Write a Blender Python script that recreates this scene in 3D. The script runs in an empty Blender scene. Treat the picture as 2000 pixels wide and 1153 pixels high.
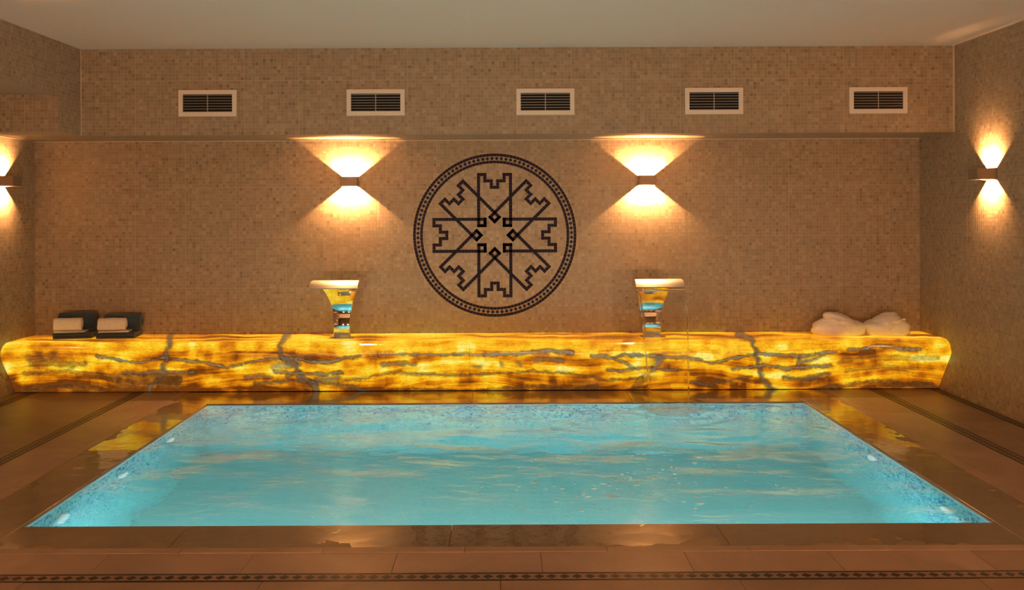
import bpy, bmesh, math, random
import numpy as np
from mathutils import Vector, Matrix

random.seed(7)
rng = np.random.default_rng(11)
SC = bpy.context.scene
COL = SC.collection
PI = math.pi

# ------------------------------------------------------------------ camera
F = 1900.0                      # focal length in px of the 2000 px wide frame
CX, CY = 981.0, 410.0           # principal point (the picture is a shifted crop)
H = 1.40                        # eye height
ROLL = math.radians(0.25)
cam_d = bpy.data.cameras.new('camera')
cam = bpy.data.objects.new('camera', cam_d)
COL.objects.link(cam)
cam.location = (0, 0, H)
cam.rotation_euler = (PI / 2, ROLL, 0)
cam_d.sensor_fit = 'HORIZONTAL'
cam_d.sensor_width = 36.0
cam_d.lens = F * 36.0 / 2000.0
cam_d.shift_x = (1000 - CX) / 2000.0
cam_d.shift_y = -(576.5 - CY) / 2000.0
cam_d.clip_start = 0.02
SC.camera = cam

# ------------------------------------------------------------------ view, world, light levels
SC.view_settings.view_transform = 'Standard'
SC.view_settings.look = 'None'
SC.view_settings.gamma = 1.0
SC.view_settings.use_curve_mapping = False
SC.view_settings.exposure = 0.0
cy = SC.cycles
cy.use_denoising = True
cy.max_bounces = 10
cy.diffuse_bounces = 4
cy.glossy_bounces = 5
cy.transmission_bounces = 8
cy.transparent_max_bounces = 8
cy.sample_clamp_indirect = 6.0
cy.blur_glossy = 0.3
world = bpy.data.worlds.new('world')
SC.world = world
world.use_nodes = True
world.node_tree.nodes['Background'].inputs[0].default_value = (0.02, 0.014, 0.009, 1)
world.node_tree.nodes['Background'].inputs[1].default_value = 0.2

WARM = (1.0, 0.46, 0.16)
LAMP_W = 760.0          # each of a sconce's two beams
FILL_W = 270.0     # added fill lights behind the viewer
ONYX_EMIT = 1.0
POOL_W = 13.0

XL, XR = -3.78, 3.374           # side walls
YB = 7.866                      # back wall
YF = -1.2                       # wall behind the viewer
ZC = 2.61                       # ceiling
SOF_Y, SOF_Z = 7.255, 1.967     # soffit above the bench
BLK_X, BLK_Z, BLK_Y = -3.139, 2.23, 6.88


def spot(name, loc, rot, watts, size, blend, radius, color=WARM, parent=None):
    d = bpy.data.lights.new(name, 'SPOT')
    d.energy = watts; d.spot_size = size; d.spot_blend = blend
    d.shadow_soft_size = radius; d.color = color
    o = bpy.data.objects.new(name, d)
    COL.objects.link(o); o.location = loc; o.rotation_euler = rot
    if parent: o.parent = parent
    return o


# unseen fill lights added low behind the viewer to brighten walls and ceiling
for dx in (-1.9, 0.2, 2.0):
    spot('fill_light', (dx, -0.7, 0.35), (math.radians(90 + 24), 0, 0), FILL_W, math.radians(128), 0.8, 0.12, (1.0, 0.48, 0.21))

# pool lamps: round lamps on the near pool wall, under the lip, shining across the basin
PX0, PX1, PY0, PY1 = -2.148, 2.190, 4.325, 7.056      # pool opening
PZ = -1.25                                            # pool floor
for k, dx in enumerate((-1.6, -0.53, 0.53, 1.6)):
    d = bpy.data.lights.new('pool_lamp', 'AREA')
    d.shape = 'DISK'; d.size = 0.22; d.energy = POOL_W; d.color = (0.74, 1.0, 0.98)
    o = bpy.data.objects.new('pool_lamp', d); COL.objects.link(o)
    o.location = (dx, PY0 + 0.03, -0.45)
    o.rotation_euler = (math.radians(34), 0, 0)


def proj(X, Y, Z):
    c, s = math.cos(ROLL), math.sin(ROLL)
    dz = Z - H
    return CX + F * (X * c - dz * s) / Y, CY - F * (X * s + dz * c) / Y


# ------------------------------------------------------------------ helpers
def tag(o, label=None, cat=None, group=None, kind=None):
    if label: o['label'] = label
    if cat: o['category'] = cat
    if group: o['group'] = group
    if kind: o['kind'] = kind
    return o


def empty(name, loc=(0, 0, 0), rz=0.0):
    o = bpy.data.objects.new(name, None); COL.objects.link(o)
    o.location = loc; o.rotation_euler = (0, 0, rz)
    o.empty_display_size = 0.1
    return o


def link(name, me, mat, parent=None, smooth=False, loc=None):
    o = bpy.data.objects.new(name, me); COL.objects.link(o)
    if mat is not None and len(me.materials) == 0: me.materials.append(mat)
    if parent is not None: o.parent = parent
    if loc is not None: o.location = loc
    if smooth: me.polygons.foreach_set('use_smooth', [True] * len(me.polygons))
    return o


def obj(name, bm, mat, parent=None, smooth=False, loc=None):
    me = bpy.data.meshes.new(name)
    bmesh.ops.recalc_face_normals(bm, faces=bm.faces[:])
    bm.to_mesh(me); bm.free()
    return link(name, me, mat, parent, smooth, loc)


def box(bm, x0, x1, y0, y1, z0, z1, bev=0.0, seg=2):
    vs = [bm.verts.new((x, y, z)) for x in (x0, x1) for y in (y0, y1) for z in (z0, z1)]
    f = [(0, 1, 3, 2), (4, 6, 7, 5), (0, 4, 5, 1), (2, 3, 7, 6), (0, 2, 6, 4), (1, 5, 7, 3)]
    fs = [bm.faces.new([vs[i] for i in q]) for q in f]
    if bev > 0:
        es = list({e for q in fs for e in q.edges})
        bmesh.ops.bevel(bm, geom=es, offset=bev, segments=seg, profile=0.6, affect='EDGES')
    return fs


def boxobj(name, mat, parent, *a, bev=0.0, seg=2, smooth=False):
    bm = bmesh.new(); box(bm, *a, bev=bev, seg=seg)
    return obj(name, bm, mat, parent, smooth)


def auto_smooth(o, deg=40):
    me = o.data
    me.polygons.foreach_set('use_smooth', [True] * len(me.polygons))
    bm = bmesh.new(); bm.from_mesh(me)
    for e in bm.edges:
        if len(e.link_faces) == 2 and e.calc_face_angle(0) > math.radians(deg): e.smooth = False
    bm.to_mesh(me); bm.free()


def np_mesh(name, V, Q, colors=None, cname='Col', smooth=False):
    """mesh from numpy vertices (n,3) and quads (m,4); colors per face (m,3)"""
    me = bpy.data.meshes.new(name)
    n, m = len(V), len(Q)
    me.vertices.add(n); me.vertices.foreach_set('co', np.asarray(V, np.float32).ravel())
    me.loops.add(m * 4); me.loops.foreach_set('vertex_index', np.asarray(Q, np.int32).ravel())
    me.polygons.add(m)
    me.polygons.foreach_set('loop_start', np.arange(0, m * 4, 4, dtype=np.int32))
    me.polygons.foreach_set('loop_total', np.full(m, 4, np.int32))
    me.polygons.foreach_set('use_smooth', np.full(m, bool(smooth)))
    me.update(calc_edges=True)
    if colors is not None:
        dom = 'FACE' if len(colors) == m else 'POINT'
        a = me.attributes.new(cname, 'FLOAT_COLOR', dom)
        c = np.ones((len(colors), 4), np.float32); c[:, :3] = colors
        a.data.foreach_set('color', c.ravel())
    return me


# ------------------------------------------------------------------ materials
def nodes(name):
    m = bpy.data.materials.new(name); m.use_nodes = True
    nt = m.node_tree
    return m, nt, nt.nodes['Principled BSDF']


def N(nt, typ, **kw):
    n = nt.nodes.new(typ)
    for k, v in kw.items():
        if k.startswith('i_'):
            key = k[2:]
            n.inputs[int(key) if key.isdigit() else key.replace('_', ' ')].default_value = v
        else: setattr(n, k, v)
    return n


def L(nt, a, b): nt.links.new(a, b)


def plain(name, col, rough=0.5, metal=0.0, spec=0.5, bump=0.0, bscale=200.0, var=0.0, coat=0.0):
    m, nt, b = nodes(name)
    b.inputs['Base Color'].default_value = (*col, 1)
    b.inputs['Roughness'].default_value = rough
    b.inputs['Metallic'].default_value = metal
    b.inputs['Specular IOR Level'].default_value = spec
    b.inputs['Coat Weight'].default_value = coat
    tc = N(nt, 'ShaderNodeTexCoord')
    nz = N(nt, 'ShaderNodeTexNoise', i_Scale=bscale, i_Detail=4.0)
    L(nt, tc.outputs['Object'], nz.inputs['Vector'])
    if var > 0:
        mr = N(nt, 'ShaderNodeMapRange'); L(nt, nz.outputs['Fac'], mr.inputs['Value'])
        mr.inputs['From Min'].default_value = 0.3; mr.inputs['From Max'].default_value = 0.7
        mr.inputs['To Min'].default_value = 1 - var; mr.inputs['To Max'].default_value = 1 + var
        hs = N(nt, 'ShaderNodeHueSaturation'); hs.inputs['Color'].default_value = (*col, 1)
        L(nt, mr.outputs[0], hs.inputs['Value']); L(nt, hs.outputs[0], b.inputs['Base Color'])
    if bump > 0:
        bp = N(nt, 'ShaderNodeBump', i_Strength=bump, i_Distance=0.002)
        L(nt, nz.outputs['Fac'], bp.inputs['Height']); L(nt, bp.outputs[0], b.inputs['Normal'])
    return m


def tile_mat(name, rough=0.3, spec=0.5, var=0.12):
    m, nt, b = nodes(name)
    at = N(nt, 'ShaderNodeAttribute', attribute_name='Col')
    tc = N(nt, 'ShaderNodeTexCoord')
    nz = N(nt, 'ShaderNodeTexNoise', i_Scale=160.0, i_Detail=3.0)
    L(nt, tc.outputs['Object'], nz.inputs['Vector'])
    mr = N(nt, 'ShaderNodeMapRange'); L(nt, nz.outputs['Fac'], mr.inputs['Value'])
    mr.inputs['From Min'].default_value = 0.3; mr.inputs['From Max'].default_value = 0.7
    mr.inputs['To Min'].default_value = 1 - var; mr.inputs['To Max'].default_value = 1 + var
    hs = N(nt, 'ShaderNodeHueSaturation'); L(nt, at.outputs['Color'], hs.inputs['Color'])
    L(nt, mr.outputs[0], hs.inputs['Value']); L(nt, hs.outputs[0], b.inputs['Base Color'])
    b.inputs['Roughness'].default_value = rough
    b.inputs['Specular IOR Level'].default_value = spec
    return m


def brick_mosaic(name, c1, c2, grout, pitch, axes, rough=0.4):
    """small square tiles as a texture, for the stretches of wall out of view"""
    m, nt, b = nodes(name)
    tc = N(nt, 'ShaderNodeTexCoord')
    sp = N(nt, 'ShaderNodeSeparateXYZ'); L(nt, tc.outputs['Object'], sp.inputs[0])
    cb = N(nt, 'ShaderNodeCombineXYZ')
    L(nt, sp.outputs[axes[0]], cb.inputs[0]); L(nt, sp.outputs[axes[1]], cb.inputs[1])
    br = N(nt, 'ShaderNodeTexBrick', offset=0.0, squash=1.0)
    br.inputs['Scale'].default_value = 1.0 / pitch
    br.inputs['Brick Width'].default_value = 1.0; br.inputs['Row Height'].default_value = 1.0
    br.inputs['Mortar Size'].default_value = 0.05; br.inputs['Bias'].default_value = 0.0
    br.inputs['Color1'].default_value = (*c1, 1); br.inputs['Color2'].default_value = (*c2, 1)
    br.inputs['Mortar'].default_value = (*grout, 1)
    L(nt, cb.outputs[0], br.inputs['Vector']); L(nt, br.outputs['Color'], b.inputs['Base Color'])
    b.inputs['Roughness'].default_value = rough
    return m


def _math(nt, op, a, c):
    n = nt.nodes.new('ShaderNodeMath'); n.operation = op
    for i, v in enumerate((a, c)):
        if isinstance(v, (int, float)): n.inputs[i].default_value = v
        else: nt.links.new(v, n.inputs[i])
    return n.outputs[0]


def marble(name, c1, c2, rough, wet=False):
    m, nt, b = nodes(name)
    geo = N(nt, 'ShaderNodeNewGeometry')
    oi = N(nt, 'ShaderNodeObjectInfo')
    add = N(nt, 'ShaderNodeVectorMath', operation='ADD')
    sc = N(nt, 'ShaderNodeVectorMath', operation='SCALE'); sc.inputs['Scale'].default_value = 13.0
    L(nt, oi.outputs['Random'], sc.inputs[0])
    L(nt, geo.outputs['Position'], add.inputs[0]); L(nt, sc.outputs[0], add.inputs[1])
    nz = N(nt, 'ShaderNodeTexNoise', i_Scale=2.6, i_Detail=8.0, i_Roughness=0.62, i_Distortion=0.8)
    L(nt, add.outputs[0], nz.inputs['Vector'])
    rp = N(nt, 'ShaderNodeValToRGB')
    rp.color_ramp.elements[0].position = 0.32; rp.color_ramp.elements[0].color = (*c1, 1)
    rp.color_ramp.elements[1].position = 0.66; rp.color_ramp.elements[1].color = (*c2, 1)
    L(nt, nz.outputs['Fac'], rp.inputs[0])
    hs = N(nt, 'ShaderNodeHueSaturation'); L(nt, rp.outputs[0], hs.inputs['Color'])
    mv = N(nt, 'ShaderNodeMapRange'); L(nt, oi.outputs['Random'], mv.inputs['Value'])
    mv.inputs['To Min'].default_value = 0.92; mv.inputs['To Max'].default_value = 1.08
    L(nt, mv.outputs[0], hs.inputs['Value']); L(nt, hs.outputs[0], b.inputs['Base Color'])
    b.inputs['Roughness'].default_value = rough
    if wet:
        # an overflow film of water: smooth, gently wavy; it leaves ragged dry patches at its rim
        n2 = N(nt, 'ShaderNodeTexNoise', i_Scale=4.0, i_Detail=2.0)
        mp = N(nt, 'ShaderNodeMapping'); mp.inputs['Scale'].default_value = (1, 1.0, 1)
        L(nt, geo.outputs['Position'], mp.inputs['Vector']); L(nt, mp.outputs[0], n2.inputs['Vector'])
        n3 = N(nt, 'ShaderNodeTexNoise', i_Scale=26.0, i_Detail=2.0)
        L(nt, geo.outputs['Position'], n3.inputs['Vector'])
        ad = N(nt, 'ShaderNodeMath', operation='MULTIPLY_ADD'); ad.inputs[1].default_value = 0.12
        L(nt, n3.outputs['Fac'], ad.inputs[0]); L(nt, n2.outputs['Fac'], ad.inputs[2])
        bp = N(nt, 'ShaderNodeBump', i_Strength=0.4, i_Distance=0.010)
        b.inputs['Roughness'].default_value = 0.2; L(nt, bp.outputs[0], b.inputs['Normal'])
        L(nt, ad.outputs[0], bp.inputs['Height'])
        sp = N(nt, 'ShaderNodeSeparateXYZ'); L(nt, geo.outputs['Position'], sp.inputs[0])
        M = lambda op, a, c: _math(nt, op, a, c)
        dx = M('MAXIMUM', M('SUBTRACT', PX0, sp.outputs[0]), M('SUBTRACT', sp.outputs[0], PX1))
        dd = M('MAXIMUM', dx, M('SUBTRACT', PY0, sp.outputs[1]))           # distance from the pool
        n4 = N(nt, 'ShaderNodeTexNoise', i_Scale=3.2, i_Detail=5.0, i_Roughness=0.6)
        L(nt, geo.outputs['Position'], n4.inputs['Vector'])
        rim = M('ADD', M('MULTIPLY', n4.outputs['Fac'], 0.62), -0.03)
        wetm = N(nt, 'ShaderNodeMapRange'); wetm.clamp = True
        L(nt, M('SUBTRACT', rim, dd), wetm.inputs['Value'])
        wetm.inputs['From Min'].default_value = -0.004; wetm.inputs['From Max'].default_value = 0.004
        L(nt, wetm.outputs[0], b.inputs['Coat Weight'])
        rr_ = N(nt, 'ShaderNodeMapRange'); L(nt, wetm.outputs[0], rr_.inputs['Value'])
        rr_.inputs['To Min'].default_value = 0.45; rr_.inputs['To Max'].default_value = 0.2
        L(nt, rr_.outputs[0], b.inputs['Roughness'])
        h2 = N(nt, 'ShaderNodeHueSaturation'); L(nt, hs.outputs[0], h2.inputs['Color'])
        vv = N(nt, 'ShaderNodeMapRange'); L(nt, wetm.outputs[0], vv.inputs['Value'])
        vv.inputs['To Min'].default_value = 1.5; vv.inputs['To Max'].default_value = 1.0
        L(nt, vv.outputs[0], h2.inputs['Value']); L(nt, h2.outputs[0], b.inputs['Base Color'])
        b.inputs['Coat IOR'].default_value = 1.42
        b.inputs['Coat Roughness'].default_value = 0.02
        L(nt, bp.outputs[0], b.inputs['Coat Normal'])
    else:
        bp = N(nt, 'ShaderNodeBump', i_Strength=0.12, i_Distance=0.01)
        L(nt, nz.outputs['Fac'], bp.inputs['Height']); L(nt, bp.outputs[0], b.inputs['Normal'])
    return m


M_PLASTER = plain('white ceiling plaster', (0.84, 0.75, 0.66), 0.8, bump=0.1, bscale=60, var=0.02)
M_GROUT = plain('pale grout', (0.46, 0.37, 0.26), 0.8, bump=0.1)
M_TILE = tile_mat('beige stone mosaic', 0.38, 0.4)
M_MOSFAR = brick_mosaic('beige mosaic texture', (0.36, 0.28, 0.19), (0.30, 0.235, 0.165), (0.42, 0.34, 0.25), 0.0271, (1, 2))
M_MOSFAR_X = brick_mosaic('beige mosaic texture across', (0.36, 0.28, 0.19), (0.30, 0.235, 0.165), (0.42, 0.34, 0.25), 0.0271, (0, 2))
M_TRIM = plain('pale corner bead', (0.72, 0.62, 0.5), 0.4)
M_NAVY = plain('navy tile', (0.020, 0.016, 0.036), 0.6, var=0.3, bscale=40, spec=0.12)
M_DARKINLAY = plain('dark marble inlay', (0.018, 0.014, 0.02), 0.4, var=0.3, bscale=30, spec=0.3)
M_MARBLE = marble('tan marble', (0.205, 0.132, 0.092), (0.31, 0.205, 0.145), 0.42)
M_MARBLE_PALE = marble('cream marble', (0.285, 0.192, 0.142), (0.385, 0.265, 0.20), 0.36)
M_WET = marble('wet tan marble', (0.15, 0.105, 0.06), (0.23, 0.165, 0.10), 0.5, wet=True)
M_VENT = plain('white painted metal', (0.78, 0.72, 0.64), 0.45)
M_BLACK = plain('black duct', (0.006, 0.006, 0.006), 0.9)
M_SLAT = plain('grey aluminium slat', (0.42, 0.40, 0.38), 0.45, 0.3)
M_LAMP = plain('brown grey lacquered metal', (0.23, 0.175, 0.13), 0.45, 0.2)
M_REFL = plain('white lamp reflector', (0.85, 0.82, 0.75), 0.5)
M_CHROME = plain('polished steel', (0.82, 0.82, 0.82), 0.04, 1.0)
M_BRUSHED = plain('brushed steel', (0.80, 0.78, 0.74), 0.36, 1.0)
M_POOLTILE = tile_mat('blue pool mosaic', 0.2, 0.5, 0.06)
M_POOLFLOOR = brick_mosaic('pool floor mosaic', (0.24, 0.72, 0.75), (0.19, 0.62, 0.69), (0.34, 0.80, 0.82), 0.0205, (0, 1), 0.3)
M_POOLGROUT = plain('pool grout', (0.42, 0.84, 0.88), 0.7)
M_POOLPALE = plain('pale glow line and flange', (0.85, 0.92, 0.92), 0.4)
M_CORE = plain('dark bench core', (0.03, 0.02, 0.01), 0.8)


def towel_mat(name, col):
    m, nt, b = nodes(name)
    tc = N(nt, 'ShaderNodeTexCoord')
    nz = N(nt, 'ShaderNodeTexNoise', i_Scale=420.0, i_Detail=2.0)
    n2 = N(nt, 'ShaderNodeTexNoise', i_Scale=24.0, i_Detail=3.0)
    L(nt, tc.outputs['Object'], nz.inputs['Vector']); L(nt, tc.outputs['Object'], n2.inputs['Vector'])
    mr = N(nt, 'ShaderNodeMapRange'); L(nt, n2.outputs['Fac'], mr.inputs['Value'])
    mr.inputs['To Min'].default_value = 0.88; mr.inputs['To Max'].default_value = 1.12
    hs = N(nt, 'ShaderNodeHueSaturation'); hs.inputs['Color'].default_value = (*col, 1)
    L(nt, mr.outputs[0], hs.inputs['Value']); L(nt, hs.outputs[0], b.inputs['Base Color'])
    b.inputs['Roughness'].default_value = 0.95
    b.inputs['Sheen Weight'].default_value = 0.25
    bp = N(nt, 'ShaderNodeBump', i_Strength=0.5, i_Distance=0.003)
    L(nt, nz.outputs['Fac'], bp.inputs['Height']); L(nt, bp.outputs[0], b.inputs['Normal'])
    return m


M_TOWEL_NAVY = towel_mat('dark blue terry', (0.022, 0.050, 0.095))
M_TOWEL_WHITE = towel_mat('white terry', (0.80, 0.76, 0.70))
M_ROBE = towel_mat('white waffle cotton', (0.90, 0.85, 0.78))
M_CORD = towel_mat('robe stitching', (0.45, 0.38, 0.30))


# ------------------------------------------------------------------ mosaic surfaces
BEIGE = np.array([(0.37, 0.285, 0.195), (0.33, 0.26, 0.18), (0.30, 0.225, 0.15), (0.40, 0.31, 0.21),
                  (0.35, 0.25, 0.17), (0.30, 0.25, 0.175), (0.22, 0.165, 0.11), (0.43, 0.34, 0.24)])
BEIGE = (BEIGE.mean(0) + 0.78 * (BEIGE - BEIGE.mean(0))) * np.array((0.98, 1.0, 1.02))
BEIGE_P = np.array([0.2, 0.18, 0.14, 0.14, 0.12, 0.1, 0.04, 0.08])
PALE = BEIGE * 1.12
PALE_P = BEIGE_P


def mosaic(name, parent, mat, O, U, V, lu, lv, pitch, gap, th, pal, pp, mask=None, sheet=15, kind='stuff', seam=0.003, grade=None):
    """real little tiles on the rectangle O + u U + v V, standing th proud along U x V"""
    O, U, V = (np.array(a, float) for a in (O, U, V))
    Nn = np.cross(U, V)
    nu, nv = int(lu / pitch), int(lv / pitch)
    iu, iv = np.meshgrid(np.arange(nu + 1), np.arange(nv + 1), indexing='ij')
    iu, iv = iu.ravel(), iv.ravel()
    u0 = iu * pitch + gap / 2; u1 = np.minimum((iu + 1) * pitch - gap / 2, lu)
    v0 = iv * pitch + gap / 2; v1 = np.minimum((iv + 1) * pitch - gap / 2, lv)
    if sheet:
        u1 = np.where(iu % sheet == sheet - 1, u1 - seam, u1)
        v1 = np.where(iv % sheet == sheet - 1, v1 - seam, v1)
    j = gap * 0.25
    u0 = u0 + rng.uniform(-j, j, u0.shape); v0 = v0 + rng.uniform(-j, j, v0.shape)
    keep = (u1 - u0 > pitch * 0.2) & (v1 - v0 > pitch * 0.2)
    if mask is not None: keep &= mask((u0 + u1) / 2, (v0 + v1) / 2)
    u0, u1, v0, v1 = u0[keep], u1[keep], v0[keep], v1[keep]
    n = len(u0)
    h = th * rng.uniform(0.75, 1.1, n)
    b = min(0.0008, th * .6)
    P = np.empty((n, 8, 3))
    for k, (a, c) in enumerate(((u0, v0), (u1, v0), (u1, v1), (u0, v1))):
        P[:, k] = O + a[:, None] * U + c[:, None] * V
    for k, (a, c) in enumerate(((u0 + b, v0 + b), (u1 - b, v0 + b), (u1 - b, v1 - b), (u0 + b, v1 - b))):
        P[:, 4 + k] = O + a[:, None] * U + c[:, None] * V + h[:, None] * Nn
    base = np.array([(4, 5, 6, 7), (0, 1, 5, 4), (1, 2, 6, 5), (2, 3, 7, 6), (3, 0, 4, 7)])
    Q = (np.arange(n) * 8)[:, None, None] + base[None]
    c = pal[rng.choice(len(pal), n, p=pp)] * rng.uniform(0.93, 1.07, (n, 1))
    if grade is not None:                               # blend of colours changing up the wall
        w = grade((v0 + v1) / 2); pick = rng.random(n) > w
        c[pick] = np.array((0.22, 0.68, 0.72)) * rng.uniform(0.9, 1.1, (pick.sum(), 1))
    colors = np.repeat(c, 5, axis=0)
    me = np_mesh(name, P.reshape(-1, 3), Q.reshape(-1, 4), colors)
    o = link(name, me, mat, parent)
    o['kind'] = kind
    return o


# ------------------------------------------------------------------ room shell
PITCH = 0.0271


def struct(name, o):
    o['kind'] = 'structure'; o.name = name
    return o


ceiling = struct('ceiling', boxobj('ceiling', M_PLASTER, None, XL - .15, XR + .15, YF - .15, YB + .15, ZC, ZC + .1))
wall_back = struct('wall_back', boxobj('wall_back', M_GROUT, None, XL - .15, XR + .15, YB, YB + .15, -0.1, ZC))
wall_left = struct('wall_left', boxobj('wall_left', M_GROUT, None, XL - .15, XL, YF, YB, -0.1, ZC))
wall_right = struct('wall_right', boxobj('wall_right', M_GROUT, None, XR, XR + .15, YF, YB, -0.1, ZC))
wall_front = struct('wall_front', boxobj('wall_front', M_MOSFAR_X, None, XL - .15, XR + .15, YF - .15, YF, -0.1, ZC))
wall_upper_back = struct('wall_upper_back', boxobj('wall_upper_back', M_GROUT, None, XL, XR, SOF_Y, YB, SOF_Z, ZC))
bm = bmesh.new()
box(bm, XL, BLK_X, YF, BLK_Y, BLK_Z, ZC)
box(bm, XL, BLK_X, BLK_Y, SOF_Y, SOF_Z, ZC)
wall_upper_left = struct('wall_upper_left', obj('wall_upper_left', bm, M_GROUT))

MED_X, MED_Z, MED_R = -0.062, 1.195, 0.660
TH = 0.0007


def med_mask(u, v):
    x = XL + u; z = 0.37 + v
    return (x - MED_X) ** 2 + (z - MED_Z) ** 2 > (MED_R + 0.008) ** 2


A = dict(pitch=PITCH, gap=0.0021, th=TH, pal=BEIGE, pp=BEIGE_P)
mosaic('mosaic_tiles', wall_back, M_TILE, (XL, YB, 0.37), (1, 0, 0), (0, 0, 1), XR - XL, SOF_Z - 0.37, mask=med_mask, **A)
mosaic('mosaic_tiles', wall_upper_back, M_TILE, (BLK_X, SOF_Y, SOF_Z), (1, 0, 0), (0, 0, 1), XR - BLK_X, ZC - SOF_Z, **A)
mosaic('soffit_tiles', wall_upper_back, M_TILE, (XL, YB, SOF_Z), (1, 0, 0), (0, -1, 0), XR - XL, YB - SOF_Y, **A)
Y_NEAR = 4.6
mosaic('mosaic_tiles', wall_right, M_TILE, (XR, YB, 0.0), (0, -1, 0), (0, 0, 1), YB - Y_NEAR, ZC, **A)
mosaic('mosaic_tiles', wall_left, M_TILE, (XL, Y_NEAR, 0.0), (0, 1, 0), (0, 0, 1), YB - Y_NEAR, BLK_Z, **A)
mosaic('mosaic_tiles', wall_upper_left, M_TILE, (BLK_X, Y_NEAR, BLK_Z), (0, 1, 0), (0, 0, 1), BLK_Y - Y_NEAR, ZC - BLK_Z, **A)
mosaic('step_tiles', wall_upper_left, M_TILE, (BLK_X, BLK_Y, SOF_Z), (0, 1, 0), (0, 0, 1), SOF_Y - BLK_Y, ZC - SOF_Z, **A)
mosaic('riser_tiles', wall_upper_left, M_TILE, (XL, BLK_Y, SOF_Z), (1, 0, 0), (0, 0, 1), BLK_X - XL, BLK_Z - SOF_Z, **A)
# stretches nearer the viewer, out of the picture: the same mosaic as a texture
for w, (x0, x1), z1 in ((wall_right, (XR - .0016, XR - .0002), ZC), (wall_left, (XL + .0002, XL + .0016), BLK_Z),
                        (wall_upper_left, (BLK_X + .0002, BLK_X + .0016), ZC)):
    boxobj('mosaic_facing', M_MOSFAR, w, x0, x1, YF, Y_NEAR, 0.0 if w is not wall_upper_left else BLK_Z, z1)

# corner beads and joints
struct('trim_1', boxobj('trim_1', M_TRIM, None, BLK_X - .001, BLK_X + .004, SOF_Y - .004, SOF_Y + .001, SOF_Z, ZC))
struct('trim_2', boxobj('trim_2', M_TRIM, None, XR - .005, XR + .001, SOF_Y - .005, SOF_Y + .001, SOF_Z, ZC))
struct('trim_3', boxobj('trim_3', M_TRIM, None, XL, XR, YB - .005, YB + .001, SOF_Z - .005, SOF_Z))

# ------------------------------------------------------------------ floor
floor_bm = bmesh.new()
XO0, XO1 = XL, XR
for a in ((XO0, XO1, YF, PY0 - .02), (XO0, XO1, PY1 + .02, YB), (XO0, PX0 - .02, PY0 - .02, PY1 + .02), (PX1 + .02, XO1, PY0 - .02, PY1 + .02)):
    box(floor_bm, *a, -0.12, -0.021)
M_JOINT = plain('stone joint', (0.16, 0.11, 0.075), 0.8)
floor = struct('floor', obj('floor', floor_bm, M_JOINT))


def slabs(name, mat, x0, x1, y0, y1, along, size, top=0.0, gap=0.0016, off=0.0, bev=0.0012):
    """a strip of stone laid in separate slabs"""
    a0, a1 = (x0, x1) if along == 'x' else (y0, y1)
    cuts = [a0]
    p = a0 + (off if off > 0 else size)
    while p < a1 - 0.12:
        cuts.append(p); p += size
    cuts.append(a1)
    for s, e in zip(cuts[:-1], cuts[1:]):
        g = gap / 2
        dz = top + random.uniform(-0.0006, 0.0006)
        if along == 'x': q = (s + g, e - g, y0 + g, y1 - g)
        else: q = (x0 + g, x1 - g, s + g, e - g)
        boxobj(name, mat, floor, *q, -0.022, dz, bev=bev, seg=1)


CX0, CX1, CY0, CY1 = -2.44, 2.464, 4.036, 7.37       # outer edge of the wet coping
MX0, MX1, MY0 = -2.50, 2.524, 3.976                  # outer edge of the narrow moulding strip
BX0, BX1, BY0 = -2.775, 2.83, 3.752                  # inner edge of the inlaid band
EX0, EX1, EY0 = -2.855, 2.915, 3.672                 # outer edge of the inlaid band
FOOT = 7.53
# the coping that the pool overflows
slabs('coping_stone', M_WET, PX0, PX1, CY0, PY0, 'x', 1.17, off=0.75)
slabs('coping_stone', M_WET, PX0, PX1, PY1, FOOT + .02, 'x', 1.17, off=0.75)
slabs('coping_stone', M_WET, CX0, PX0, CY0, FOOT + .02, 'y', 1.17)
slabs('coping_stone', M_WET, PX1, CX1, CY0, FOOT + .02, 'y', 1.17)
# narrow strip
slabs('edge_strip', M_MARBLE_PALE, MX0, MX1, MY0, CY0, 'x', 0.585, top=0.002)
slabs('edge_strip', M_MARBLE_PALE, MX0, CX0, CY0, FOOT + .02, 'y', 0.9, top=0.002)
slabs('edge_strip', M_MARBLE_PALE, CX1, MX1, CY0, FOOT + .02, 'y', 0.9, top=0.002)
# marble slabs inside the band
slabs('marble_slab', M_MARBLE_PALE, BX0, BX1, BY0, MY0, 'x', 0.585)
slabs('marble_slab', M_MARBLE_PALE, BX0, MX0, MY0, FOOT + .02, 'y', 0.9)
slabs('marble_slab', M_MARBLE_PALE, MX1, BX1, MY0, FOOT + .02, 'y', 0.9)
# outer field
WR0, WR1 = 3.300, XR - 0.006
WL0, WL1 = -3.69, -3.612
for yy in np.arange(EY0, YF + 0.3, -0.6):
    slabs('marble_slab', M_MARBLE, WL1, WR0, max(yy - 0.6, YF), yy, 'x', 0.9, off=0.45 if int(round((EY0 - yy) / .6)) % 2 else 0)
slabs('marble_slab', M_MARBLE, WL1, EX0, EY0, FOOT + .02, 'y', 0.9)
slabs('marble_slab', M_MARBLE, EX1, WR0, EY0, FOOT + .02, 'y', 0.9)
slabs('edge_strip', M_MARBLE, XL, WL0, YF, FOOT + .02, 'y', 0.9)


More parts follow.
